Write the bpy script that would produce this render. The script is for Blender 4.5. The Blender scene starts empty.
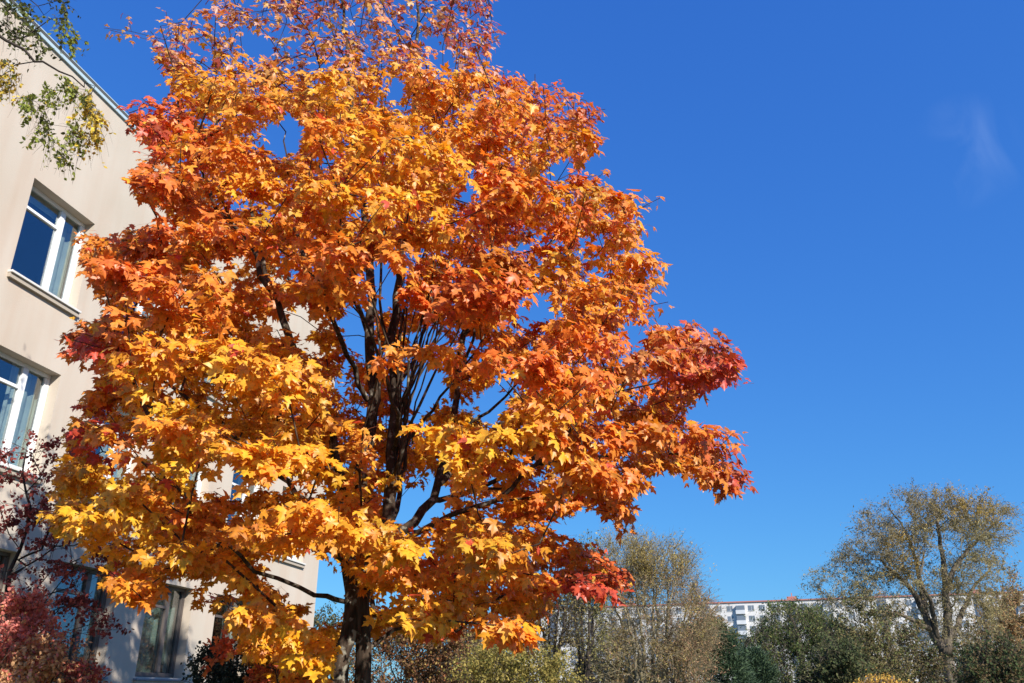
import bpy, math, random
import numpy as np
from mathutils import Vector

# ------------------------------------------------------------------ camera, sky, sun, exposure
sc = bpy.context.scene
C = sc.collection
FPX = 839.0
PITCH = math.radians(22.97)
CP, SP = math.cos(PITCH), math.sin(PITCH)
EYE = 1.6
cd = bpy.data.cameras.new('camera'); cam = bpy.data.objects.new('camera', cd); C.objects.link(cam)
cam.location = (0, 0, EYE); cam.rotation_euler = (math.radians(90) + PITCH, 0, 0)
cd.sensor_width = 36.0; cd.lens = FPX / 1024 * 36.0; cd.clip_end = 5000; cd.clip_start = 0.05
sc.camera = cam

SUN_DIR = Vector((5.4, -7.9, 6.7)).normalized()          # towards the sun
elev = math.asin(SUN_DIR.z)
azim = math.atan2(SUN_DIR.x, SUN_DIR.y)
w = bpy.data.worlds.new('World'); sc.world = w; w.use_nodes = True
nt = w.node_tree; nt.nodes.clear()
out = nt.nodes.new('ShaderNodeOutputWorld'); bg = nt.nodes.new('ShaderNodeBackground')
sky = nt.nodes.new('ShaderNodeTexSky'); sky.sky_type = 'NISHITA'; sky.sun_disc = False
sky.sun_elevation = elev; sky.sun_rotation = azim
sky.air_density = 1.2; sky.dust_density = 0.0; sky.ozone_density = 4.0; sky.altitude = 0
EXPO = 0.62
# deepen the clear autumn blue: one power curve per channel of the sky's own colour
sep = nt.nodes.new('ShaderNodeSeparateColor'); comb = nt.nodes.new('ShaderNodeCombineColor')
for ch, (ga, am) in enumerate(((.86, .262), (.745, .585), (.418, .96))):
    k0 = .12 * 2 ** .15; k1 = .12 * 2 ** EXPO
    p1 = nt.nodes.new('ShaderNodeMath'); p1.operation = 'MULTIPLY'; p1.inputs[1].default_value = k0
    p2 = nt.nodes.new('ShaderNodeMath'); p2.operation = 'POWER'; p2.inputs[1].default_value = ga
    p3 = nt.nodes.new('ShaderNodeMath'); p3.operation = 'MULTIPLY'; p3.inputs[1].default_value = am / k1
    nt.links.new(sep.outputs[ch], p1.inputs[0]); nt.links.new(p1.outputs[0], p2.inputs[0]); nt.links.new(p2.outputs[0], p3.inputs[0]); nt.links.new(p3.outputs[0], comb.inputs[ch])
# faint wisp of cirrus, fixed to its direction in the sky
tc = nt.nodes.new('ShaderNodeTexCoord')
wmap = nt.nodes.new('ShaderNodeMapping'); wmap.inputs['Scale'].default_value = (9, 9, 5)
wn = nt.nodes.new('ShaderNodeTexNoise'); wn.inputs['Scale'].default_value = 1.6; wn.inputs['Detail'].default_value = 7
wn.inputs['Distortion'].default_value = 0.8
wr = nt.nodes.new('ShaderNodeValToRGB'); wr.color_ramp.elements[0].position = 0.42; wr.color_ramp.elements[1].position = 0.85
vd = nt.nodes.new('ShaderNodeVectorMath'); vd.operation = 'DISTANCE'
def ray(px, py):
    x = (px - 512) / FPX; y = (341.5 - py) / FPX
    return np.array([x, CP - y * SP, SP + y * CP])
_c = ray(966, 152); _c = _c / np.linalg.norm(_c)
vd.inputs[1].default_value = tuple(_c)
mr = nt.nodes.new('ShaderNodeMapRange'); mr.inputs['From Min'].default_value = 0.02; mr.inputs['From Max'].default_value = 0.062
mr.inputs['To Min'].default_value = 0.24; mr.inputs['To Max'].default_value = 0.0
mm = nt.nodes.new('ShaderNodeMath'); mm.operation = 'MULTIPLY'
mx = nt.nodes.new('ShaderNodeMixRGB'); mx.inputs[2].default_value = (3.0, 4.0, 6.0, 1)
L = nt.links.new
L(tc.outputs['Generated'], wmap.inputs[0]); L(wmap.outputs[0], wn.inputs['Vector']); L(wn.outputs['Fac'], wr.inputs[0])
L(tc.outputs['Generated'], vd.inputs[0]); L(vd.outputs['Value'], mr.inputs['Value'])
L(wr.outputs[0], mm.inputs[0]); L(mr.outputs[0], mm.inputs[1]); L(mm.outputs[0], mx.inputs[0])
L(sky.outputs[0], sep.inputs[0]); L(comb.outputs[0], mx.inputs[1]); L(mx.outputs[0], bg.inputs[0])
bg.inputs[1].default_value = 0.12
L(bg.outputs[0], out.inputs[0])

sl = bpy.data.lights.new('sun', 'SUN'); sl.energy = 5.0; sl.angle = math.radians(0.53); sl.color = (1.0, 0.94, 0.84)
so = bpy.data.objects.new('sun', sl); C.objects.link(so)
so.rotation_euler = SUN_DIR.to_track_quat('Z', 'Y').to_euler(); so.location = (20, -20, 30)
vs = sc.view_settings
sc.display_settings.display_device = 'sRGB'
vs.view_transform = 'Standard'; vs.look = 'None'; vs.exposure = EXPO; vs.gamma = 1; vs.use_curve_mapping = False
sc.cycles.max_bounces = 8; sc.cycles.transparent_max_bounces = 16

# ------------------------------------------------------------------ helpers
rng = np.random.default_rng(11)

def W(px, py, Y):
    r = ray(px, py); t = Y / r[1]
    return np.array([r[0] * t, Y, EYE + r[2] * t])

def project(P):
    P = np.atleast_2d(P); q = P - np.array([0, 0, EYE])
    d = q[:, 1] * CP + q[:, 2] * SP
    up = -q[:, 1] * SP + q[:, 2] * CP
    return np.stack([512 + FPX * q[:, 0] / d, 341.5 - FPX * up / d], 1)

def in_poly(pts, poly):
    x, y = pts[:, 0], pts[:, 1]; poly = np.asarray(poly, float); n = len(poly)
    inside = np.zeros(len(pts), bool); j = n - 1
    for i in range(n):
        xi, yi = poly[i]; xj, yj = poly[j]
        c = ((yi > y) != (yj > y)) & (x < (xj - xi) * (y - yi) / (yj - yi + 1e-12) + xi)
        inside ^= c; j = i
    return inside

def norm(v):
    return v / (np.linalg.norm(v, axis=-1, keepdims=True) + 1e-9)

def tag(o, label=None, cat=None, group=None, kind=None):
    if label: o['label'] = label
    if cat: o['category'] = cat
    if group: o['group'] = group
    if kind: o['kind'] = kind
    return o

def link(name, me, mat, parent=None):
    o = bpy.data.objects.new(name, me); C.objects.link(o)
    if mat is not None:
        for m in (mat if isinstance(mat, (list, tuple)) else [mat]): me.materials.append(m)
    if parent is not None: o.parent = parent
    return o

def empty(name, loc=(0, 0, 0)):
    o = bpy.data.objects.new(name, None); C.objects.link(o); o.location = loc; o.empty_display_size = 0.3
    return o

def np_mesh(name, V, F, colors=None, smooth=False):
    """V (n,3); F list of faces or (m,3|4) int array"""
    me = bpy.data.meshes.new(name)
    V = np.asarray(V, np.float32)
    F = np.asarray(F, np.int32)
    m, k = F.shape
    me.vertices.add(len(V)); me.vertices.foreach_set('co', V.ravel())
    me.loops.add(m * k); me.loops.foreach_set('vertex_index', F.ravel())
    me.polygons.add(m); me.polygons.foreach_set('loop_start', np.arange(0, m * k, k, dtype=np.int32))
    me.polygons.foreach_set('loop_total', np.full(m, k, np.int32))
    me.polygons.foreach_set('use_smooth', np.full(m, smooth, bool))
    me.update(calc_edges=True)
    if colors is not None:
        a = me.color_attributes.new('tint', 'FLOAT_COLOR', 'POINT')
        c = np.ones((len(V), 4), np.float32); c[:, :3] = colors
        a.data.foreach_set('color', c.ravel())
    return me

# ------------------------------------------------------------------ materials
def new_mat(name):
    m = bpy.data.materials.new(name); m.use_nodes = True
    n = m.node_tree; b = n.nodes['Principled BSDF']
    return m, n, b

def simple(name, col, rough=0.6, metal=0.0, noise=0.0, nscale=5.0, bump=0.0, spec=0.5):
    m, n, b = new_mat(name)
    b.inputs['Base Color'].default_value = (*col, 1); b.inputs['Roughness'].default_value = rough
    b.inputs['Metallic'].default_value = metal; b.inputs['Specular IOR Level'].default_value = spec
    if noise or bump:
        t = n.nodes.new('ShaderNodeTexCoord'); z = n.nodes.new('ShaderNodeTexNoise')
        z.inputs['Scale'].default_value = nscale; z.inputs['Detail'].default_value = 6
        n.links.new(t.outputs['Object'], z.inputs['Vector'])
        if noise:
            r = n.nodes.new('ShaderNodeValToRGB')
            r.color_ramp.elements[0].position = 0.3; r.color_ramp.elements[1].position = 0.7
            r.color_ramp.elements[0].color = (*[c * (1 - noise) for c in col], 1)
            r.color_ramp.elements[1].color = (*[min(1, c * (1 + noise)) for c in col], 1)
            n.links.new(z.outputs['Fac'], r.inputs[0]); n.links.new(r.outputs[0], b.inputs['Base Color'])
        if bump:
            bp = n.nodes.new('ShaderNodeBump'); bp.inputs['Strength'].default_value = bump; bp.inputs['Distance'].default_value = 0.02
            n.links.new(z.outputs['Fac'], bp.inputs['Height']); n.links.new(bp.outputs[0], b.inputs['Normal'])
    return m

def leaf_mat(name, transl=0.4, rough=0.45, spec=0.35, warm=(1, 1, 1, 1), spots=0.0):
    m, n, b = new_mat(name)
    a = n.nodes.new('ShaderNodeAttribute'); a.attribute_name = 'tint'
    t = n.nodes.new('ShaderNodeTexCoord'); z = n.nodes.new('ShaderNodeTexNoise')
    z.inputs['Scale'].default_value = 22; z.inputs['Detail'].default_value = 3
    n.links.new(t.outputs['Object'], z.inputs['Vector'])
    h = n.nodes.new('ShaderNodeHueSaturation')
    r = n.nodes.new('ShaderNodeMapRange'); r.inputs['To Min'].default_value = 0.72; r.inputs['To Max'].default_value = 1.25
    r.inputs['From Min'].default_value = 0.3; r.inputs['From Max'].default_value = 0.7
    n.links.new(z.outputs['Fac'], r.inputs['Value']); n.links.new(r.outputs[0], h.inputs['Value'])
    n.links.new(a.outputs['Color'], h.inputs['Color'])
    if spots:      # small brown blemishes and dry patches
        z3 = n.nodes.new('ShaderNodeTexNoise'); z3.inputs['Scale'].default_value = 48; z3.inputs['Detail'].default_value = 4
        n.links.new(t.outputs['Object'], z3.inputs['Vector'])
        r3 = n.nodes.new('ShaderNodeValToRGB'); r3.color_ramp.elements[0].position = .63; r3.color_ramp.elements[1].position = .72
        r3.color_ramp.elements[1].color = (spots, spots, spots, 1)
        n.links.new(z3.outputs['Fac'], r3.inputs[0])
        sp = n.nodes.new('ShaderNodeMixRGB'); sp.inputs[2].default_value = (.24, .08, .03, 1)
        n.links.new(r3.outputs[0], sp.inputs[0]); n.links.new(h.outputs[0], sp.inputs[1]); hout = sp.outputs[0]
    else: hout = h.outputs[0]
    n.links.new(hout, b.inputs['Base Color'])
    b.inputs['Roughness'].default_value = rough; b.inputs['Specular IOR Level'].default_value = spec
    tr = n.nodes.new('ShaderNodeBsdfTranslucent'); mixs = n.nodes.new('ShaderNodeMixShader'); mixs.inputs[0].default_value = transl
    tm = n.nodes.new('ShaderNodeMixRGB'); tm.blend_type = 'MULTIPLY'; tm.inputs[0].default_value = 1.0; tm.inputs[2].default_value = warm
    n.links.new(hout, tm.inputs[1]); n.links.new(tm.outputs[0], tr.inputs['Color'])
    n.links.new(b.outputs[0], mixs.inputs[1]); n.links.new(tr.outputs[0], mixs.inputs[2])
    o = n.nodes['Material Output']; n.links.new(mixs.outputs[0], o.inputs['Surface'])
    return m

def bark_mat(name, c1, c2, scale=14, patch=None):
    m, n, b = new_mat(name)
    t = n.nodes.new('ShaderNodeTexCoord'); mp = n.nodes.new('ShaderNodeMapping'); mp.inputs['Scale'].default_value = (1, 1, 0.22)
    z = n.nodes.new('ShaderNodeTexNoise'); z.inputs['Scale'].default_value = scale; z.inputs['Detail'].default_value = 8
    r = n.nodes.new('ShaderNodeValToRGB'); r.color_ramp.elements[0].position = 0.35; r.color_ramp.elements[1].position = 0.68
    r.color_ramp.elements[0].color = (*c1, 1); r.color_ramp.elements[1].color = (*c2, 1)
    n.links.new(t.outputs['Object'], mp.inputs[0]); n.links.new(mp.outputs[0], z.inputs['Vector']); n.links.new(z.outputs['Fac'], r.inputs[0])
    col = r.outputs[0]
    if patch:      # pale lichen patches
        z2 = n.nodes.new('ShaderNodeTexNoise'); z2.inputs['Scale'].default_value = 11; z2.inputs['Detail'].default_value = 5
        n.links.new(t.outputs['Object'], z2.inputs['Vector'])
        r2 = n.nodes.new('ShaderNodeValToRGB'); r2.color_ramp.elements[0].position = 0.57; r2.color_ramp.elements[1].position = 0.66
        n.links.new(z2.outputs['Fac'], r2.inputs[0])
        mixc = n.nodes.new('ShaderNodeMixRGB'); mixc.inputs[2].default_value = (*patch, 1)
        n.links.new(r2.outputs[0], mixc.inputs[0]); n.links.new(col, mixc.inputs[1]); col = mixc.outputs[0]
    n.links.new(col, b.inputs['Base Color']); b.inputs['Roughness'].default_value = 0.9; b.inputs['Specular IOR Level'].default_value = 0.2
    bp = n.nodes.new('ShaderNodeBump'); bp.inputs['Strength'].default_value = 0.7; bp.inputs['Distance'].default_value = 0.02
    n.links.new(z.outputs['Fac'], bp.inputs['Height']); n.links.new(bp.outputs[0], b.inputs['Normal'])
    return m

M_maple = leaf_mat('maple_leaves', 0.45, 0.42, 0.5, (1.0, .74, .5, 1), .8)
M_leaf = leaf_mat('small_leaves', 0.40, 0.7, 0.08)
M_needle = leaf_mat('needles', 0.1, 0.6, 0.2)
M_bark = bark_mat('maple_bark', (0.022, 0.014, 0.010), (0.085, 0.060, 0.042), 22, (0.24, 0.225, 0.18))
M_twig = bark_mat('maple_twig_bark', (0.03, 0.018, 0.012), (0.10, 0.07, 0.05), 20)
M_darkbark = bark_mat('dark_bark', (0.02, 0.016, 0.014), (0.07, 0.055, 0.045), 8)
M_greybark = bark_mat('grey_bark', (0.07, 0.055, 0.042), (0.20, 0.165, 0.125), 6)
M_olivetwig = bark_mat('olive_twig_bark', (0.20, 0.165, 0.10), (0.36, 0.30, 0.18), 6)
M_palebark = bark_mat('pale_shoot_bark', (0.13, 0.11, 0.075), (0.30, 0.26, 0.17), 6)
M_birchbark = bark_mat('birch_bark', (0.12, 0.11, 0.10), (0.7, 0.68, 0.64), 5)

# ------------------------------------------------------------------ branching skeleton
class Skel:
    def __init__(s): s.p = []; s.par = []; s.r = []; s.path = []; s.seed = []
    def add(s, p, par, r=None):
        p = np.asarray(p, float); s.p.append(p); s.par.append(par); s.r.append(r)
        s.path.append(0.0 if par < 0 else s.path[par] + float(np.linalg.norm(p - s.p[par]))); s.seed.append(r is not None)
        return len(s.p) - 1
    def nearest(s, q):
        P = np.array(s.p); return int(np.argmin(((P - np.asarray(q)) ** 2).sum(1)))
    def limb(s, pts, r0, r1, par=None, step=0.22, jit=0.02):
        pts = [np.asarray(q, float) for q in pts]
        if par is None and len(s.p): par = s.nearest(pts[0])
        if par is None: par = -1
        # Catmull-Rom
        P = [2 * pts[0] - pts[1]] + pts + [2 * pts[-1] - pts[-2]]
        samp = []
        for i in range(1, len(P) - 2):
            n = max(2, int(np.linalg.norm(P[i + 1] - P[i]) / step))
            for k in range(n):
                t = k / n
                samp.append(0.5 * ((2 * P[i]) + (-P[i - 1] + P[i + 1]) * t + (2 * P[i - 1] - 5 * P[i] + 4 * P[i + 1] - P[i + 2]) * t * t + (-P[i - 1] + 3 * P[i] - 3 * P[i + 1] + P[i + 2]) * t ** 3))
        samp.append(pts[-1]); n = len(samp); last = par; first = None
        for i, q in enumerate(samp):
            f = i / (n - 1); q = q + rng.normal(0, jit * (0 if i == 0 else 1), 3)
            last = s.add(q, last, r0 + (r1 - r0) * f ** 0.85)
            if first is None: first = last
        return last
    def attach(s, A, pathw=0.3, step=0.3, sag=0.08, upbias=0.5, jit=0.03, valid=None):
        """join every attractor to the cheapest earlier node; returns ids of the tips"""
        P0 = np.array(s.p); d = np.array([np.sqrt(((P0 - a) ** 2).sum(1)).min() for a in A])
        order = np.argsort(d); n0 = len(s.p)
        cap = n0 + len(A) * 8
        P = np.zeros((cap, 3)); P[:n0] = P0; path = np.zeros(cap); path[:n0] = s.path; n = n0
        tips = []
        for i in order:
            a = A[i]; v = a - P[:n]; dist = np.sqrt((v * v).sum(1))
            cost = dist * (1 + upbias * np.clip(-v[:, 2] / (dist + 1e-6), 0, 1)) + pathw * path[:n]
            j = int(np.argmin(cost))
            if valid is not None:      # a twig never bridges open air outside the crown
                best = np.argsort(cost)[:60]; okm = valid((P[best] + a) / 2) & valid(P[best] * .75 + a * .25)
                if okm.any(): j = int(best[np.argmax(okm)])
            D = dist[j]
            k = max(1, int(D / step)); k = min(k, 7); last = j
            vv = a - P[j]
            for q in range(1, k + 1):
                f = q / k
                pt = P[j] + vv * f + np.array([0, 0, sag * D * math.sin(math.pi * f)])
                if q < k: pt = pt + rng.normal(0, jit * min(1, D), 3)
                last = s.add(pt, last, None); P[n] = pt; path[n] = s.path[last]; n += 1
                if n >= cap: break
            tips.append(last)
            if n >= cap - 8: break
        return tips
    def radii(s, rt=0.004, ex=0.45, rmax=0.06):
        n = len(s.p); cnt = np.zeros(n); ch = [[] for _ in range(n)]
        for i, p in enumerate(s.par):
            if p >= 0: ch[p].append(i)
        for i in range(n - 1, -1, -1):
            if not ch[i]: cnt[i] += 1
            if s.par[i] >= 0: cnt[s.par[i]] += cnt[i]
        R = np.zeros(n)
        for i in range(n):
            if s.r[i] is not None: R[i] = s.r[i]
            else:
                R[i] = min(rmax, rt * cnt[i] ** ex)
                if s.par[i] >= 0: R[i] = min(R[i], max(rt, R[s.par[i]] * 0.92))
        s.R = R; s.ch = ch
        return R
    def chains(s):
        res = []; stack = [i for i, p in enumerate(s.par) if p < 0]
        while stack:
            i = stack.pop(); chain = []
            if s.par[i] >= 0: chain.append((s.p[s.par[i]], s.R[i]))
            while True:
                chain.append((s.p[i], s.R[i])); c = s.ch[i]
                if not c: break
                b = max(c, key=lambda k: (s.seed[k], s.R[k]))
                stack += [k for k in c if k != b]
                i = b
            if len(chain) > 1: res.append(chain)
        return res

def tubes(chains, sides=lambda r: 5 if r > .02 else 3, rough=0.0):
    V = []; F = []; nv = 0
    for ch in chains:
        P = np.array([c[0] for c in ch]); R = np.array([c[1] for c in ch]); n = len(P); k = sides(R.max())
        T = np.gradient(P, axis=0); T = norm(T)
        up = np.array([0.31, 0.95, 0.02]) if abs(T[0, 2]) > .7 else np.array([0, 0, 1.0])
        U = norm(np.cross(T, up)); U0 = U[0]
        ang = np.arange(k) / k * 2 * math.pi
        rings = []
        u = U0
        for i in range(n):
            u = u - T[i] * np.dot(u, T[i]); u = u / (np.linalg.norm(u) + 1e-9); v = np.cross(T[i], u)
            rr = R[i] * (1 + (rough * rng.normal(0, 1, k) if rough else 0))
            rings.append(P[i] + (np.cos(ang)[:, None] * u + np.sin(ang)[:, None] * v) * (rr[:, None] if rough else rr))
        V.append(np.concatenate(rings))
        a = np.arange(k); b = (a + 1) % k
        for i in range(n - 1):
            o = nv + i * k
            F.append(np.stack([o + a, o + b, o + k + b, o + k + a], 1))
        nv += n * k
    return np.concatenate(V), np.concatenate(F)

# ------------------------------------------------------------------ leaves
HALF = [(0.30, -0.13), (0.20, 0.05), (0.47, 0.09), (0.63, 0.42), (0.37, 0.36), (0.17, 0.43), (0.28, 0.67), (0.12, 0.73)]
def maple_outline():
    return [(0, 0.03)] + HALF + [(0, 1.02)] + [(-x, y) for x, y in HALF[::-1]]
OUT_MAPLE = maple_outline()
OUT_OVAL = [(0, 0), (0.32, 0.25), (0.30, 0.6), (0, 1.0), (-0.30, 0.6), (-0.32, 0.25)]
OUT_SLIM = [(0, 0), (0.16, 0.4), (0, 1.0), (-0.16, 0.4)]

def leaves_mesh(name, P, D, N, S, col, outline, curl=0.35, centre=(0, 0.32), extra=None):
    """one mesh of many leaf blades; P petiole end, D towards the tip, N blade normal, S length"""
    n = len(P); D = norm(D); N = norm(N - D * (N * D).sum(1, keepdims=True)); X = np.cross(D, N)
    o = np.array([centre] + list(outline)); k = len(outline)
    cu = rng.normal(curl, 0.40, (n, 1)); fo = rng.normal(0.25, 0.3, (n, 1)); tw = rng.normal(0, 0.25, (n, 1))
    x = o[None, :, 0]; y = o[None, :, 1]
    wob = rng.normal(0, 0.035, (n, k + 1))
    z = -cu * (y ** 2) * 0.55 - fo * np.abs(x) * 0.8 + tw * x * y + wob
    sx = rng.uniform(0.82, 1.12, (n, 1))
    V = P[:, None, :] + S[:, None, None] * ((x * sx)[..., None] * X[:, None, :] + (y + 0 * x * sx)[..., None] * D[:, None, :] + z[..., None] * N[:, None, :])
    i = np.arange(1, k + 1); j = np.roll(i, -1)
    tri = np.stack([np.zeros(k, int), i, j], 1)
    F = (tri[None] + (np.arange(n) * (k + 1))[:, None, None]).reshape(-1, 3)
    cc = np.repeat(col, k + 1, axis=0)
    V = V.reshape(-1, 3)
    if extra is not None:      # petioles as slim slivers
        A, B, wd, pc = extra; m = len(A); side = norm(np.cross(B - A, rng.normal(0, 1, (m, 3)))) * wd
        PV = np.stack([A - side, A + side, B + side * .6, B - side * .6], 1).reshape(-1, 3); b = len(V)
        q = np.arange(m)[:, None] * 4 + b
        F = np.concatenate([F, np.concatenate([q, q + 1, q + 2], 1), np.concatenate([q, q + 2, q + 3], 1)])
        V = np.concatenate([V, PV]); cc = np.concatenate([cc, np.repeat(pc, 4, axis=0)])
    return np_mesh(name, V, F, cc, smooth=True)

# ------------------------------------------------------------------ boxes for buildings
class MB:
    def __init__(s): s.v = []; s.f = []
    def quad(s, a, b, c, d):
        n = len(s.v); s.v += [tuple(a), tuple(b), tuple(c), tuple(d)]; s.f.append((n, n + 1, n + 2, n + 3))
    def box(s, o, u, v, w_):
        """corner o and three edge vectors"""
        o, u, v, w_ = map(np.array, (o, u, v, w_)); P = [o, o + u, o + u + v, o + v, o + w_, o + u + w_, o + u + v + w_, o + v + w_]
        n = len(s.v); s.v += [tuple(q) for q in P]
        s.f += [tuple(n + i for i in f) for f in ((0, 3, 2, 1), (4, 5, 6, 7), (0, 1, 5, 4), (1, 2, 6, 5), (2, 3, 7, 6), (3, 0, 4, 7))]
    def build(s, name, mat, parent=None, bevel=0.0):
        me = np_mesh(name, s.v, s.f)
        import bmesh
        bm = bmesh.new(); bm.from_mesh(me); bmesh.ops.recalc_face_normals(bm, faces=bm.faces)
        if bevel: bmesh.ops.bevel(bm, geom=bm.edges[:], offset=bevel, segments=1, affect='EDGES')
        bm.to_mesh(me); bm.free()
        return link(name, me, mat, parent)

# ------------------------------------------------------------------ ground
def ground_mat():
    m, n, b = new_mat('lawn')
    t = n.nodes.new('ShaderNodeTexCoord')
    z = n.nodes.new('ShaderNodeTexNoise'); z.inputs['Scale'].default_value = 0.6; z.inputs['Detail'].default_value = 8
    v = n.nodes.new('ShaderNodeTexNoise'); v.inputs['Scale'].default_value = 9; v.inputs['Detail'].default_value = 4
    n.links.new(t.outputs['Object'], z.inputs['Vector']); n.links.new(t.outputs['Object'], v.inputs['Vector'])
    r = n.nodes.new('ShaderNodeValToRGB'); e = r.color_ramp.elements
    e[0].position = .35; e[0].color = (.035, .055, .015, 1); e[1].position = .7; e[1].color = (.10, .11, .035, 1)
    n.links.new(z.outputs['Fac'], r.inputs[0])
    r2 = n.nodes.new('ShaderNodeValToRGB'); r2.color_ramp.elements[0].position = .6; r2.color_ramp.elements[1].position = .66
    n.links.new(v.outputs['Fac'], r2.inputs[0])
    mi = n.nodes.new('ShaderNodeMixRGB'); mi.inputs[2].default_value = (.32, .13, .03, 1)
    n.links.new(r2.outputs[0], mi.inputs[0]); n.links.new(r.outputs[0], mi.inputs[1]); n.links.new(mi.outputs[0], b.inputs['Base Color'])
    b.inputs['Roughness'].default_value = .95
    return m
g = MB(); g.quad((-1500, -500, 0), (1500, -500, 0), (1500, 2500, 0), (-1500, 2500, 0))
tag(g.build('ground', ground_mat()), kind='structure')
p = MB(); p.quad((3.2, -20, .004), (5.4, -20, .004), (8.4, 45, .004), (6.2, 45, .004))
tag(p.build('path', simple('asphalt_path', (.055, .055, .055), .9, noise=.25, nscale=20)), kind='structure')

# ------------------------------------------------------------------ the plastered building on the left
AZ = math.radians(12.14); DW = 11.5
U = np.array([math.sin(AZ), math.cos(AZ), 0.0]); NO = np.array([math.cos(AZ), -math.sin(AZ), 0.0])   # along, outward
O = -NO * DW
Z1 = np.array([0, 0, 1.0])
def wp(s, z, dep=0.0): return O + U * s + Z1 * z - NO * dep          # dep: into the building

def plaster():
    m, n, b = new_mat('cream_plaster')
    t = n.nodes.new('ShaderNodeTexCoord')
    z = n.nodes.new('ShaderNodeTexNoise'); z.inputs['Scale'].default_value = .55; z.inputs['Detail'].default_value = 7
    mp = n.nodes.new('ShaderNodeMapping'); mp.inputs['Scale'].default_value = (1.8, 1.8, .2)
    z2 = n.nodes.new('ShaderNodeTexNoise'); z2.inputs['Scale'].default_value = 1.3; z2.inputs['Detail'].default_value = 8
    n.links.new(t.outputs['Object'], z.inputs['Vector']); n.links.new(t.outputs['Object'], mp.inputs[0]); n.links.new(mp.outputs[0], z2.inputs['Vector'])
    r = n.nodes.new('ShaderNodeValToRGB'); e = r.color_ramp.elements
    e[0].position = .3; e[0].color = (.50, .438, .36, 1); e[1].position = .7; e[1].color = (.56, .488, .41, 1)
    r2 = n.nodes.new('ShaderNodeValToRGB'); e = r2.color_ramp.elements
    e[0].position = .42; e[0].color = (1, 1, 1, 1); e[1].position = .72; e[1].color = (.94, .86, .81, 1)
    n.links.new(z.outputs['Fac'], r.inputs[0]); n.links.new(z2.outputs['Fac'], r2.inputs[0])
    mu = n.nodes.new('ShaderNodeMixRGB'); mu.blend_type = 'MULTIPLY'; mu.inputs[0].default_value = .8
    n.links.new(r.outputs[0], mu.inputs[1]); n.links.new(r2.outputs[0], mu.inputs[2]); n.links.new(mu.outputs[0], b.inputs['Base Color'])
    b.inputs['Roughness'].default_value = .92; b.inputs['Specular IOR Level'].default_value = .2
    f = n.nodes.new('ShaderNodeTexNoise'); f.inputs['Scale'].default_value = 45; f.inputs['Detail'].default_value = 5
    n.links.new(t.outputs['Object'], f.inputs['Vector'])
    bp = n.nodes.new('ShaderNodeBump'); bp.inputs['Strength'].default_value = .25; bp.inputs['Distance'].default_value = .01
    n.links.new(f.outputs['Fac'], bp.inputs['Height']); n.links.new(bp.outputs[0], b.inputs['Normal'])
    return m
M_pl = plaster()
M_frame = simple('white_window_frame', (.80, .80, .80), .35)
M_sill = simple('painted_sill', (.66, .64, .60), .5)
M_sillb = simple('sky_tinted_metal_sill', (.22, .27, .36), .3, .6)  # bottom-row metal sills: reflected sky blue is put into the base colour
M_framed = simple('shade_dark_window_frame', (.11, .09, .08), .5)  # bottom-row frames: the shade there is painted in as a dark colour
M_apron = simple('sill_apron', (.42, .36, .29), .8)
M_trim = simple('blue_grey_roof_trim', (.42, .54, .60), .5)
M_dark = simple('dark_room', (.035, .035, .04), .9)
M_curt = simple('pale_curtain', (.75, .76, .64), .9, noise=.15, nscale=3)
M_blind = simple('pale_green_blind', (.45, .52, .42), .8, noise=.1, nscale=6)
def glass_mat():
    m, n, b = new_mat('window_glass')
    tr = n.nodes.new('ShaderNodeBsdfTransparent'); tr.inputs[0].default_value = (.72, .78, .8, 1)
    gl = n.nodes.new('ShaderNodeBsdfGlossy'); gl.inputs['Roughness'].default_value = .015; gl.inputs[0].default_value = (.95, .97, 1, 1)
    fr = n.nodes.new('ShaderNodeLayerWeight'); fr.inputs[0].default_value = .5
    mu = n.nodes.new('ShaderNodeMath'); mu.operation = 'MULTIPLY_ADD'; mu.inputs[1].default_value = .28; mu.inputs[2].default_value = .06
    mi = n.nodes.new('ShaderNodeMixShader')
    n.links.new(fr.outputs['Facing'], mu.inputs[0]); n.links.new(mu.outputs[0], mi.inputs[0]); n.links.new(tr.outputs[0], mi.inputs[1]); n.links.new(gl.outputs[0], mi.inputs[2])
    n.links.new(mi.outputs[0], n.nodes['Material Output'].inputs[0])
    return m
M_glass = glass_mat()

S_END = 2.163 * DW; H_ROOF = 1.021 * DW + EYE
WW = .149 * DW; WH = .168 * DW; SP_ = .2382 * DW
cols = [.962 * DW + SP_ * k for k in range(-4, 5)]; cols = [c for c in cols if c + WW < S_END - .4 and c > .2]
rows = [EYE + (.7768 - .2875 * k - .168) * DW for k in (2, 1, 0)]      # sill heights, bottom row first
S0 = cols[0] - 1.0
bld = empty('school_building', tuple(wp(S0, 0)))
bld_parts = []
wall = MB(); RV = .30
sb = [S0] + [q for c in cols for q in (c, c + WW)] + [S_END]
zb = [-.2] + [q for z in rows for q in (z, z + WH)] + [H_ROOF]
for i in range(len(sb) - 1):
    for j in range(len(zb) - 1):
        if i % 2 == 1 and j % 2 == 1:
            s0, s1, z0, z1 = sb[i], sb[i + 1], zb[j], zb[j + 1]
            wall.quad(wp(s0, z0), wp(s0, z0, RV), wp(s0, z1, RV), wp(s0, z1))
            wall.quad(wp(s1, z0, RV), wp(s1, z0), wp(s1, z1), wp(s1, z1, RV))
            wall.quad(wp(s0, z1), wp(s0, z1, RV), wp(s1, z1, RV), wp(s1, z1))
            wall.quad(wp(s0, z0, RV), wp(s0, z0), wp(s1, z0), wp(s1, z0, RV))
        else:
            wall.quad(wp(sb[i], zb[j]), wp(sb[i + 1], zb[j]), wp(sb[i + 1], zb[j + 1]), wp(sb[i], zb[j + 1]))
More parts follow.
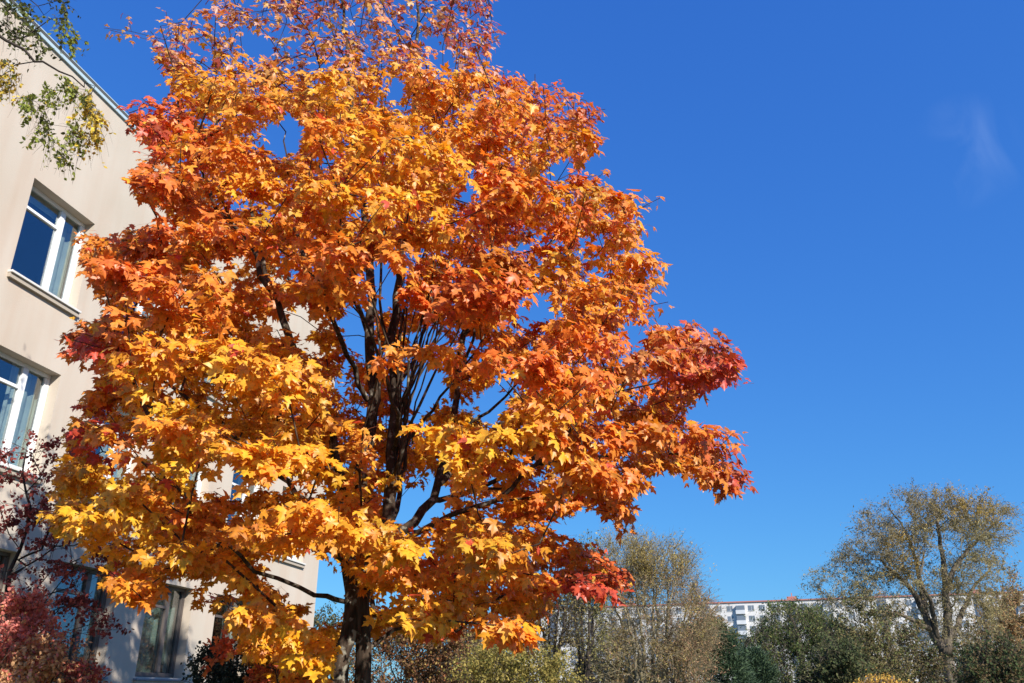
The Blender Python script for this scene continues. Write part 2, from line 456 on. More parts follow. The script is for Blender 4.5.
BD = 13.0
wall.quad(wp(S_END, -.2), wp(S_END, -.2, BD), wp(S_END, H_ROOF, BD), wp(S_END, H_ROOF))
wall.quad(wp(S0, -.2, BD), wp(S0, -.2), wp(S0, H_ROOF), wp(S0, H_ROOF, BD))
wall.quad(wp(S_END, -.2, BD), wp(S0, -.2, BD), wp(S0, H_ROOF, BD), wp(S_END, H_ROOF, BD))
me = np_mesh('wall', wall.v, wall.f)
def adopt(o, root):
    o.parent = root; o.matrix_parent_inverse = root.matrix_world.inverted() if root.type != 'EMPTY' else __import__('mathutils').Matrix.Translation(-root.location)
    return o
adopt(link('wall', me, M_pl), bld)
# flat roof deck, metal edge trim
r = MB(); r.box(wp(S0 - .05, H_ROOF + .003, -.05), U * (S_END - S0 + .1), -NO * (BD + .1), Z1 * .06)
adopt(r.build('roof', simple('roof_felt', (.08, .08, .08), .9)), bld)
r = MB()
r.box(wp(S0 - .1, H_ROOF - .075, -.045), U * (S_END - S0 + .15), -NO * .04, Z1 * .13)
r.box(wp(S_END + .01, H_ROOF - .035, -.002), U * .038, -NO * (BD), Z1 * .09)
r.box(wp(S0 - .1, H_ROOF + .064, -.055), U * (S_END - S0 + .17), -NO * .30, Z1 * .02)
adopt(r.build('roof_edge_trim', M_trim), bld)
r = MB(); r.box(wp(S0 - .08, -.19, -.06), U * (S_END - S0 + .14), -NO * .05, Z1 * .95)
adopt(r.build('plinth', simple('grey_plinth', (.25, .24, .23), .9, noise=.15)), bld)

def window(ci, ri, s, z):
    win = MB(); fd = RV - .09; t = .065
    def bar(s0, z0, ds, dz, dep=fd, th=.07): win.box(wp(s0, z0, dep + th), U * ds, NO * th, Z1 * dz)
    e = .003
    bar(s + e, z + e, WW - 2 * e, t + .03); bar(s + e, z + WH - t - e, WW - 2 * e, t)
    bar(s + e, z + t + .034, t, WH - 2 * t - .04); bar(s + WW - t - e, z + t + .034, t, WH - 2 * t - .04)
    mz = s + WW * .60
    bar(mz, z + t + .036, .10, WH - 2 * t - .045, fd - .004, .078)
    bar(s + t + .006, z + WH * .74, WW * .60 - t - .01, .06, fd + .004)
    # sash of the narrow casement
    for q in (mz + .104, s + WW - t - .05): bar(q, z + t + .04, .04, WH - 2 * t - .05, fd + .008, .06)
    wo = adopt(win.build('window', M_framed if ri == 0 else M_frame, None, .004), bld)
    gm = MB(); gd = fd + .045
    gm.box(wp(s + t * .5, z + t * .5, gd + .006), U * (WW - t), NO * .006, Z1 * (WH - t))
    gm.build('pane', M_glass, wo)
    sm = MB(); sm.box(wp(s - .05, z - .075, RV - .10), U * (WW + .10), NO * (RV - .10 + .10), Z1 * .045)
    sm.build('sill', M_sillb if ri == 0 else M_sill, wo, .004)
    ap = MB(); ap.box(wp(s - .04, z - .16, .02), U * (WW + .08), NO * .085, Z1 * .082); ap.build('sill_apron', M_apron, wo)
    # dim room behind the glass
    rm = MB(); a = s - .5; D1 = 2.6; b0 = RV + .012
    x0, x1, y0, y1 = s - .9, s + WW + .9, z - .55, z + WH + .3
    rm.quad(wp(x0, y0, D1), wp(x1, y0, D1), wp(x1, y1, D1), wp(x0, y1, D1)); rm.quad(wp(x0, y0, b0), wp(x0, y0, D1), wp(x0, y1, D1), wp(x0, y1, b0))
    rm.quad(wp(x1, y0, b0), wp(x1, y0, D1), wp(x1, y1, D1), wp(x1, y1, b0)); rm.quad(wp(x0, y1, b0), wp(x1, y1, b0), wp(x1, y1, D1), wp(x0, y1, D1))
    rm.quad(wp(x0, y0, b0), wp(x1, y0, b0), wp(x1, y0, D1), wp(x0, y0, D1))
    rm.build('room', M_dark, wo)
    # curtains, folded
    def curtain(c0, c1, mat, top=.95, amp=.03, dep=RV + .14, zlo=-.1):
        n = max(12, int((c1 - c0) / .025)); q = MB(); xs = np.linspace(c0, c1, n); dd = dep + amp * np.sin(xs * 55 + rng.uniform(0, 6)) + rng.normal(0, .004, n)
        for i in range(n - 1):
            q.quad(wp(s + WW * xs[i], z + WH * zlo, dd[i]), wp(s + WW * xs[i + 1], z + WH * zlo, dd[i + 1]), wp(s + WW * xs[i + 1], z + WH * top, dd[i + 1]), wp(s + WW * xs[i], z + WH * top, dd[i]))
        q.build('curtain', mat, wo)
    if ri == 2: curtain(.80, 1.02, M_curt); curtain(-.03, 1.03, M_blind, 1.04, .004, RV + .08, .88); curtain(-.1, 1.1, M_blind, .16, .004, RV + .5)
    elif ri == 1: curtain(.58, 1.03, M_curt, 1.02); curtain(-.1, .45, M_blind, .22, .004, RV + .5)
    else: curtain(.30, 1.02, M_blind, 1.02) if ci % 2 else curtain(.7, 1.02, M_blind, 1.02)
for ri, z in enumerate(rows):
    for ci, c in enumerate(cols):
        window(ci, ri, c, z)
tag(bld, 'cream plastered three-storey building with white windows at the left, behind the orange maple', 'building')

# ------------------------------------------------------------------ long white apartment block far behind
def apartment():
    A = np.array([4.0, 272.0, 0]); B = np.array([146.0, 218.5, 0]); u = norm(B - A); Ln = np.linalg.norm(B - A); no = np.array([u[1], -u[0], 0])
    if no[1] > 0: no = -no
    H = 26.4; FH = 2.78
    root = empty('apartment_block', tuple(A))
    Mw = simple('white_panel', (.66, .64, .62), .85, noise=.08, nscale=.12)
    Mj = simple('grey_stairwell_panel', (.10, .125, .17), .8)
    Mwin = simple('dark_panes', (.16, .185, .22), .15, spec=.8)
    Mr = simple('red_roof_edge', (.42, .17, .14), .7)
    Mwt = simple('white_balcony', (.58, .60, .62), .7, noise=.1, nscale=.5)
    def P(s, z, d=0): return A + u * s + Z1 * z + no * d
    b = MB(); b.box(P(0, -.5, -13), u * Ln, no * 13, Z1 * (H + .5)); adopt(b.build('wall', Mw), root)
    b = MB(); b.box(P(-.3, H + .003, -13.3), u * (Ln + .6), no * 13.6, Z1 * .34); adopt(b.build('roof', Mr), root)
    sec = 23.4; k = 0; s = 7.8
    many = MB(); nind = 0
    while s < Ln - 3:
        # stairwell strip
        q = MB(); q.box(P(s, 0, .004), u * 2.0, no * .35, Z1 * (H - .5)); adopt(q.build('stairwell_strip', Mj), root)
        q = MB(); q.box(P(s - .2, H + .345, -7), u * 2.6, no * 4, Z1 * 1.1); adopt(q.build('lift_housing', Mr if k % 2 else Mj), root)
        q = MB(); q.box(P(s + 1.0, H + 1.39, -5), u * .25, no * .25, Z1 * 1.2); adopt(q.build('vent_pipe', Mr), root)
        for f in range(9):
            z = 1.0 + f * FH
            for i, off in enumerate((3.6, 6.7, 12.6, 15.6, 19.4)):
                if s + off + 1.6 > Ln: continue
                wd = 1.6
                if f >= 6:
                    q = MB(); q.box(P(s + off, z + .9, .004), u * wd, no * .05, Z1 * 1.4); o = adopt(q.build('window', Mwin), root)
                    fr = MB(); fr.box(P(s + off + wd * .55, z + .9, .06), u * .09, no * .04, Z1 * 1.4); fr.box(P(s + off - .08, z + .80, .004), u * (wd + .16), no * .12, Z1 * .09); fr.build('frame', Mwt, o)
                else: many.box(P(s + off, z + .9, .004), u * wd, no * .05, Z1 * 1.4)
            # loggia
            if s + 12 < Ln:
                if f >= 6:
                    q = MB(); q.box(P(s + 9.2, z, .004), u * 2.6, no * 1.0, Z1 * 1.05); o = adopt(q.build('balcony', Mwt), root)
                    q = MB(); q.box(P(s + 9.3, z + 1.053, .06), u * 2.4, no * .8, Z1 * 1.25); q.build('glazing', Mwin, o)
                else: many.box(P(s + 9.2, z + 1.05, .004), u * 2.6, no * .8, Z1 * 1.2)
        s += sec; k += 1
    tag(adopt(many.build('lower_windows', Mwin), root), kind='stuff')
    tag(root, 'long white nine-storey apartment block with red roof edge far behind the trees', 'building')
apartment()

# ------------------------------------------------------------------ THE MAPLE
YT = 9.0
def maple():
    root = empty('maple_tree', (W(360, 697, YT)[0], YT, 0))
    sk = Skel()
    bx, by = W(352, 690, YT)[:2]
    def L_(pts): return [W(*q) for q in pts]
    # A: left stem, straight from the ground
    sk.limb([np.array([bx - .12, YT, -.1]), W(341, 683, 9.0), W(346, 640, 9.0), W(350, 595, 9.0), W(351, 560, 9.0), W(354, 520, 9.05), W(363, 465, 9.1), W(373, 412, 9.2), W(372, 345, 9.3), W(369, 282, 9.3), W(365, 235, 9.35), W(357, 170, 9.4), W(350, 100, 9.4), W(345, 40, 9.5), W(338, -60, 9.6)], .108, .010, par=-1)
    # B: right stem, joined at the foot
    sk.limb([np.array([bx + .10, YT + .12, -.1]), W(364, 683, 9.1), W(364, 640, 9.1), W(363, 600, 9.05), W(371, 570, 9.1), W(383, 535, 9.1), W(391, 500, 9.15), W(393, 450, 9.15), W(395, 390, 9.2), W(393, 335, 9.3), W(398, 275, 9.4), W(408, 190, 9.5), W(414, 100, 9.6), W(418, 20, 9.7), W(412, -70, 9.8)], .102, .010, par=-1)
    # C: big right limb
    sk.limb(L_([(378, 548, 9.1), (402, 530, 9.2), (424, 508, 9.3), (437, 485, 9.4), (448, 455, 9.5), (457, 390, 9.6), (464, 335, 9.75), (478, 260, 9.9), (497, 180, 10.1), (512, 110, 10.2)]), .058, .012)
    # D: long left limb
    sk.limb(L_([(352, 545, 9.05), (342, 480, 8.8), (326, 420, 8.4), (303, 368, 7.9), (283, 320, 7.6), (267, 275, 7.4), (245, 240, 7.3), (205, 190, 7.3), (182, 135, 7.5)]), .06, .010)
    sk.limb(L_([(310, 385, 8.1), (292, 335, 7.9), (262, 262, 8.2), (250, 200, 9.0), (235, 120, 9.3), (222, 55, 9.5)]), .034, .008)
    # E
    sk.limb(L_([(367, 400, 9.2), (354, 368, 9.0), (340, 340, 8.5), (323, 297, 8.1), (301, 256, 7.9), (290, 200, 8.6), (285, 130, 8.9)]), .034, .008)
    # F: right low limb, forks
    sk.limb(L_([(392, 545, 9.1), (430, 525, 8.9), (475, 507, 8.7), (512, 489, 8.6), (537, 463, 8.5), (565, 434, 8.4), (598, 401, 8.4), (640, 375, 8.4), (690, 350, 8.5)]), .034, .008)
    sk.limb(L_([(537, 463, 8.5), (575, 458, 8.4), (608, 454, 8.4), (645, 449, 8.4), (700, 455, 8.3)]), .030, .007)
    sk.limb(L_([(440, 500, 9.4), (482, 486, 9.6), (520, 466, 9.8), (580, 430, 10.1), (640, 390, 10.4), (700, 350, 10.6)]), .035, .008)
    # G: left low limb
    sk.limb(L_([(346, 602, 9.0), (325, 598, 8.8), (300, 589, 8.5), (256, 567, 8.1), (225, 548, 7.8), (188, 551, 7.5), (152, 561, 7.3), (115, 540, 7.2)]), .030, .006)
    sk.limb(L_([(225, 548, 7.8), (190, 500, 7.7), (150, 470, 7.6), (105, 455, 7.6)]), .022, .007)
    sk.limb(L_([(340, 560, 9.0), (300, 500, 8.7), (240, 440, 8.2), (180, 390, 7.9), (130, 350, 7.8), (105, 320, 7.9)]), .040, .008)
    # tangle of ascending whips in the middle
    for a in ([(396, 450, 9.2), (425, 420, 9.2), (441, 398, 9.2), (476, 350, 9.1), (510, 300, 9.0)], [(397, 430, 9.2), (412, 370, 9.3), (430, 310, 9.4), (452, 250, 9.5)],
              [(405, 470, 9.2), (408, 400, 9.1), (415, 340, 9.0), (440, 270, 8.8)], [(394, 400, 9.2), (402, 330, 9.0), (420, 260, 8.8), (440, 180, 8.6)],
              [(373, 400, 9.2), (384, 340, 9.0), (380, 280, 8.8), (388, 200, 8.7), (392, 120, 8.8)], [(448, 455, 9.5), (475, 420, 9.5), (520, 380, 9.4), (560, 320, 9.4)],
              [(457, 390, 9.6), (472, 340, 9.3), (505, 270, 9.1), (545, 200, 9.1)], [(464, 335, 9.7), (495, 300, 9.9), (550, 240, 10.2), (600, 200, 10.4)],
              [(395, 390, 9.2), (418, 350, 9.6), (432, 290, 9.9), (445, 200, 10.2), (455, 90, 10.4), (452, 0, 10.5)],
              [(372, 345, 9.3), (355, 300, 9.6), (335, 230, 9.9), (320, 150, 10.2), (300, 60, 10.5)], [(366, 440, 9.1), (380, 380, 8.8), (371, 300, 8.5), (350, 240, 8.2)],
              [(392, 480, 9.1), (410, 430, 8.7), (430, 385, 8.5), (452, 340, 8.2), (480, 290, 7.9)]):
        sk.limb(L_(a), .024, .006)
    for k in range(16):
        x0 = rng.uniform(392, 400); y0 = rng.uniform(400, 500); x1 = x0 + rng.uniform(-15, 110); y1 = rng.uniform(200, 300); dz = rng.uniform(-.9, .8)
        sk.limb(L_([(x0, y0, 9.15), (x0 + (x1 - x0) * .25, y0 - (y0 - y1) * .3, 9.2 + dz * .4), (x0 + (x1 - x0) * .6, y0 - (y0 - y1) * .65, 9.3 + dz * .8), (x1, y1, 9.4 + dz)]), .014, .005)
    # limbs towards the viewer and away from him
    sk.limb([W(353, 560, 9.0), W(345, 560, 8.5), W(330, 545, 7.8), W(310, 530, 7.0), W(290, 515, 6.5)], .035, .008)
    sk.limb([W(370, 572, 9.05), W(395, 575, 8.4), W(430, 570, 7.6), W(465, 565, 6.9), W(490, 560, 6.5)], .035, .008)
    sk.limb([W(393, 450, 9.15), W(396, 430, 8.6), W(388, 380, 7.9), W(365, 320, 7.4), W(345, 260, 7.1)], .03, .008)
    sk.limb([W(385, 535, 9.1), W(395, 510, 9.9), W(400, 470, 10.7), W(380, 440, 11.6)], .05, .010)
    sk.limb([W(354, 520, 9.0), W(330, 470, 9.9), W(290, 420, 10.8), W(250, 390, 11.4)], .05, .010)
    sk.limb([W(437, 485, 9.4), W(480, 440, 10.2), W(540, 400, 11.2), W(580, 370, 11.8)], .045, .010)
    n_thick = len(sk.p)

    sil = [(300, 700), (262, 695), (242, 656), (236, 622), (222, 600), (204, 612), (180, 602), (140, 598), (108, 585), (70, 548), (42, 515), (55, 478), (72, 440), (82, 400), (112, 372), (98, 356), (62, 347), (72, 328), (118, 318), (98, 300), (95, 272), (68, 238), (78, 226), (118, 238), (150, 222), (165, 205), (135, 198), (124, 172), (152, 145), (116, 112), (140, 97), (172, 92), (150, 62), (150, 36),
           (120, 20), (118, 2), (150, 8), (190, 15), (215, -10), (225, -70), (320, -140), (410, -150), (480, -70), (490, -10), (500, 45), (482, 62), (520, 68), (565, 88), (606, 108), (598, 140), (585, 165), (615, 185), (642, 190), (645, 228), (668, 280), (672, 300), (640, 322), (700, 323), (748, 352), (742, 378), (712, 385), (706, 402), (690, 392), (676, 424), (742, 430), (745, 450),
           (748, 486), (735, 502), (715, 488), (690, 470), (650, 466), (632, 500), (626, 532), (602, 524), (585, 508), (560, 528), (600, 555), (632, 568), (628, 590), (602, 612), (572, 585), (552, 590), (545, 618), (528, 648), (500, 640), (470, 622), (438, 645), (400, 625), (352, 632), (332, 640), (326, 690)]
    holes = [(284, 572, 17, 18), (212, 398, 7, 6), (236, 462, 8, 5), (150, 440, 9, 5), (330, 160, 7, 6), (560, 170, 7, 8), (540, 300, 7, 7), (470, 190, 6, 6), (600, 240, 6, 6), (445, 60, 9, 8), (260, 45, 12, 9), (385, 282, 13, 22), (357, 322, 13, 24), (410, 505, 26, 20), (425, 380, 16, 26), (285, 132, 22, 14), (300, 322, 13, 18), (590, 522, 24, 12), (325, 590, 20, 26), (152, 298, 7, 5), (104, 445, 11, 6), (630, 330, 8, 6),
             (490, 405, 14, 9), (283, 480, 10, 10), (200, 480, 8, 8), (220, 262, 6, 5), (440, 500, 10, 12), (398, 90, 8, 12), (365, 205, 6, 8), (505, 382, 12, 6), (236, 590, 6, 9), (182, 588, 12, 14)]
    zk = [1.6, 2.3, 3, 4, 6, 8, 10, 12, 13.2]
    ry = [2.2, 3.0, 3.4, 3.7, 3.6, 3.2, 2.5, 1.5, .7]; rx = [2.6, 3.2, 3.8, 4.1, 4.0, 3.6, 2.9, 1.8, .8]; xc = [-1.9, -1.6, -1.3, -1.15, -1.3, -1.7, -1.9, -1.6, -1.5]
    vis = [((330, 430), (283, 320), 8.0, 30), ((283, 320), (245, 240), 7.6, 30), ((245, 240), (205, 190), 7.4, 24), ((340, 340), (301, 256), 8.4, 26), ((366, 400), (340, 340), 9.0, 18),
           ((437, 505), (537, 463), 8.7, 17), ((537, 463), (598, 401), 8.5, 16), ((537, 463), (645, 449), 8.5, 14), ((300, 589), (225, 548), 8.2, 15), ((225, 548), (150, 560), 7.6, 13), ((426, 505), (448, 455), 9.4, 20), ((448, 455), (466, 320), 9.6, 18)]
    def rho(P):
        z = P[:, 2]; return np.sqrt(((P[:, 0] - np.interp(z, zk, xc)) / np.interp(z, zk, rx)) ** 2 + ((P[:, 1] - YT - .05) / np.interp(z, zk, ry)) ** 2)
    def ok(P, clusters=False):
        r = rho(P); q = project(P); k = (r < 1.0) & in_poly(q, sil) & (P[:, 2] > 1.7)
        for (hx, hy, a, b) in holes:
            k &= (((q[:, 0] - hx) / (a + 9)) ** 2 + ((q[:, 1] - hy) / (b + 9)) ** 2) > 1
        if clusters:
            pr = np.interp(r, [0, .45, .65, 1], [.10, .22, .9, 1])
            pr *= np.interp(q[:, 1], [-60, 40, 100], [.35, .65, 1]) * np.interp(P[:, 1] - YT, [.5, 2], [1, .62])
            # the heart of the crown, seen from below, is open towards the path
            edge = np.clip((q[:, 0] - 470) / 130, 0, 1) * np.clip((340 - q[:, 1]) / 120, 0, 1); pr = pr * (1 - .35 * edge)
            core = (((q[:, 0] - 412) / 76) ** 2 + ((q[:, 1] - 378) / 130) ** 2 < 1) & (P[:, 1] < 9.9)
            pr = np.where(core, pr * .04, pr)
            for (a, b_, yd, hw) in vis:      # foliage is thin in front of the long limbs that catch the light
                a = np.array(a, float); b_ = np.array(b_, float); t = np.clip(((q - a) @ (b_ - a)) / ((b_ - a) @ (b_ - a)), 0, 1)
                dd = np.linalg.norm(q - a - t[:, None] * (b_ - a), axis=1); pr = np.where((dd < hw) & (P[:, 1] < yd), pr * .06, pr)
            k &= rng.random(len(P)) < pr
        return k
    # cluster centres with even spacing
    cand = np.stack([rng.uniform(-6, 3.5, 60000), rng.uniform(YT - 4, YT + 4, 60000), rng.uniform(1.7, 13.4, 60000)], 1)
    cand = cand[ok(cand, True)]
    cent = []
    for c in cand:
        md = .74 if c[2] < 9 else .62
        if not cent or ((np.array(cent) - c) ** 2 * np.array([1, 1, 1.9])).sum(1).min() > md ** 2: cent.append(c)
    cent = np.array(cent)
    # sprays of leaves in each cluster: flat plates that droop outwards
    sprays = []; scl = []
    for ci, c in enumerate(cent):
        n = rng.integers(7, 11) if project(c)[0, 1] > 60 else rng.integers(3, 5)
        o = rng.normal(0, 1, (n * 2, 3)); o = norm(o) * (rng.random((n * 2, 1)) ** .5) * np.array([.50, .50, .13])
        outw = norm(np.array([c[0] + 1.4, c[1] - YT, 0])); o[:, 2] -= .30 * np.clip((o @ outw), 0, 1)
        P = c + o; P = P[ok(P)][:n]
        for p_ in P: sprays.append(p_); scl.append(ci)
    # some stray sprays along the outline and the bare whips on top
    for a in [(398, 9), (428, 9), (110, 30), (104, 28), (128, 15), (166, 12), (180, 24), (165, 40), (650, 205), (660, 198), (668, 302), (655, 318), (620, 575), (612, 600), (80, 232), (92, 240), (72, 345), (88, 335), (600, 112), (590, 120), (606, 168), (594, 185), (500, 40), (492, 20), (240, 30), (262, 18), (290, 25), (320, 12), (350, 8), (190, 30), (560, 92), (535, 74)]:
        sprays.append(W(a[0], a[1], YT + rng.uniform(-.8, .8))); scl.append(-1)
    sprays = np.array(sprays); scl = np.array(scl)
    print('maple clusters', len(cent), 'sprays', len(sprays))
    tips = sk.attach(sprays, pathw=.20, step=.3, sag=.06, upbias=1.6, jit=.03, valid=lambda m: in_poly(project(m), sil) | (project(m)[:, 1] < 60) | (m[:, 2] < 2.2))
    # bare whips rising out of the top
    R = sk.radii(.0042, .47, .045)
    ch = sk.chains()
    thick = [c for c in ch if c[0][1] > .02]; thin = [c for c in ch if c[0][1] <= .02]
    V, F = tubes(thick, lambda r: 12 if r > .08 else (9 if r > .04 else 6), .04)
    tr = link('trunk', np_mesh('trunk', V, F, smooth=True), M_bark); adopt(tr, root)
    V, F = tubes(thin, lambda r: 4)
    adopt(link('branches', np_mesh('branches', V, F, smooth=True), M_twig), root)
    # --- leaves
    # colour of the foliage by part of the crown (picture x, y, reach, colour index)
    Yl, Go, Or, Do, Rd, Br = (.94, .51, .035), (.92, .42, .032), (.84, .325, .036), (.74, .225, .032), (.56, .085, .038), (.68, .34, .10)
    blobs = [(220, 400, 75, Yl), (170, 370, 40, Yl), (110, 485, 42, Yl), (280, 470, 55, Yl), (240, 360, 45, Yl), (150, 435, 34, Yl), (85, 415, 26, Rd), (95, 520, 22, Go), (145, 502, 20, Rd), (180, 500, 36, Or), (250, 430, 50, Yl), (200, 430, 50, Yl), (240, 500, 24, Or), (300, 560, 50, Go),
             (330, 500, 50, Go), (440, 420, 32, Yl), (430, 590, 40, Go), (480, 600, 50, Go), (350, 420, 40, Or), (300, 620, 40, Yl), (250, 600, 40, Go), (300, 660, 30, Or), (180, 560, 50, Go), (120, 560, 30, Go), (530, 400, 34, Yl), (580, 360, 50, Or), (570, 340, 26, Go),
             (640, 400, 50, Do), (700, 350, 40, Rd), (735, 375, 22, Rd), (700, 450, 34, Do), (735, 485, 24, Rd), (660, 460, 30, Or), (600, 480, 45, Do), (545, 500, 45, Or), (520, 560, 50, Or), (610, 585, 30, Rd), (570, 560, 34, Do), (530, 620, 32, Go), (440, 575, 16, Rd),
             (560, 110, 30, Rd), (540, 170, 50, Or), (560, 135, 30, Do), (600, 200, 50, Or), (640, 260, 40, Or), (530, 240, 26, Rd), (500, 200, 50, Do), (580, 290, 45, Or), (480, 110, 50, Go), (470, 280, 50, Or), (420, 200, 60, Go), (440, 150, 40, Go), (440, 90, 40, Go), (520, 90, 30, Do),
             (380, 90, 60, Go), (320, 90, 60, Go), (250, 90, 50, Go), (200, 60, 40, Go), (165, 110, 24, Rd), (200, 140, 50, Or), (180, 200, 50, Do), (130, 165, 24, Do), (250, 180, 60, Or), (330, 170, 60, Or), (390, 240, 50, Or), (280, 230, 50, Do), (140, 260, 50, Do), (80, 235, 20, Do),
             (90, 335, 26, Rd), (150, 320, 40, Or), (200, 300, 50, Or), (260, 310, 50, Or), (350, 280, 50, Or), (430, 330, 50, Or), (400, 10, 60, Br), (480, 20, 40, Rd), (300, 20, 60, Br), (120, 20, 30, Br), (640, 200, 30, Br), (665, 300, 24, Br), (410, -60, 60, Br), (420, 250, 40, Or), (500, 330, 40, Do), (480, 250, 30, Rd)]
    BX = np.array([b[:2] for b in blobs], float); BR = np.array([b[2] for b in blobs], float); BC = np.array([b[3] for b in blobs])
    ccol = {}
    def colour_at(P):
        q = project(P); q = q + rng.normal(0, 24, q.shape)
        d2 = ((q[:, None, :] - BX[None]) ** 2).sum(2) / BR[None] ** 2
        w_ = np.exp(-d2 * 1.3) + 1e-4 * (1 / (1 + d2)); w_ /= w_.sum(1, keepdims=True)
        c = w_ @ BC
        dep = np.clip((P[:, 1] - YT) / 3, -1, 1)[:, None]           # the far side of the tree is plain orange
        k = np.clip(dep, 0, 1) * .6
        return c * (1 - k) + np.array(Or) * k
    cl_shift = rng.normal(0, 1, (len(cent) + 1, 3)) * np.array([.06, .15, .08])
    scol = colour_at(sprays) * (1 + cl_shift[scl]) * (1 + rng.normal(0, .10, (len(sprays), 1)))
    P, D, N, S, CO, A0 = [], [], [], [], [], []; STR = []
    par = sk.par; ids = tips; posn = np.array(sk.p)
    # tips come back in attachment order: match them by position
    for t_i in tips:
        p_ = posn[t_i]; k = int(np.argmin(((sprays - p_) ** 2).sum(1)))
        tw = p_ - posn[par[t_i]]; tw = tw / (np.linalg.norm(tw) + 1e-9)
        q = project(p_)[0]
        sparse = q[1] < 62
        n = int(rng.integers(9, 15)) if sparse else int(rng.integers(17, 24) * (1 - .3 * max(0, min(1, (200 - q[1]) / 150)) - .2 * (q[0] > 540 and q[1] < 330)))
        if scl[k] == -1: n = 6
        outw = norm(np.array([p_[0] + 1.4, p_[1] - YT, 0.0]))
        az = rng.uniform(0, 2 * math.pi, n); off = rng.uniform(0, .34, n)
        rd = np.stack([np.cos(az), np.sin(az), rng.normal(-.05, .35, n)], 1) + outw * .35
        rd = norm(rd); pet = rng.uniform(.05, .13, n)
        a0 = p_ - tw * off[:, None]; pp = a0 + rd * pet[:, None] - Z1 * (pet[:, None] * .15)
        d = rd * .75 + np.array([0, 0, -1]) * rng.uniform(.15, 1.2, (n, 1)) + rng.normal(0, .28, (n, 3))
        nn = Z1 * .5 + outw * .3 + np.array(SUN_DIR) * 1.3 + rng.normal(0, .30, (n, 3))
        s = rng.uniform(.052, .132, n) * np.interp(q[1], [60, 260], [.84, 1.0]) * (.95 if sparse else 1.0)
        c = scol[k] * (1 + rng.normal(0, .12, (n, 1)) + rng.normal(0, .09, (n, 3)) * np.array([.2, 1, .5]))
        # a few leaves are much redder or yellower than their neighbours
        odd = rng.random(n); c[odd < .012] = np.array(Rd) * 1.1; c[odd > .97] = np.array(Yl) * .95
        if sparse: c[odd > .8] = np.array([.66, .50, .30]); c[odd < .22] = np.array([.36, .07, .05])
        P.append(pp); D.append(d); N.append(nn); S.append(s); CO.append(c); A0.append(a0); STR.append(np.full(n, scl[k] == -1))
    P = np.concatenate(P); D = np.concatenate(D); N = np.concatenate(N); S = np.concatenate(S); CO = np.clip(np.concatenate(CO), .01, .92); A0 = np.concatenate(A0)
    CO[:, 1] = np.minimum(CO[:, 1], CO[:, 0] * .58)
    q = project(P); keep = np.ones(len(P), bool)
    for (hx, hy, a, b_) in holes: keep &= (((q[:, 0] - hx) / a) ** 2 + ((q[:, 1] - hy) / b_) ** 2) > 1
    keep &= in_poly(q + rng.normal(0, 6, q.shape), sil) | np.concatenate(STR)
    P, D, N, S, CO, A0 = P[keep], D[keep], N[keep], S[keep], CO[keep], A0[keep]
    print('maple leaves', len(P))
    me = leaves_mesh('crown', P, D, N, S, CO, OUT_MAPLE, extra=(A0, P, .0014, np.tile(np.array([[.45, .12, .04]]), (len(P), 1))))
    adopt(link('crown', me, M_maple), root)
    tag(root, 'large maple with orange, yellow and red autumn leaves on twin dark stems in the foreground', 'tree')
maple()

# ------------------------------------------------------------------ general trees and shrubs
def ellipsoid_pts(n, c, r, shell=.0):
    o = norm(rng.normal(0, 1, (n, 3))) * (shell + (1 - shell) * rng.random((n, 1)) ** (1 / 3)); return np.array(c) + o * np.array(r)

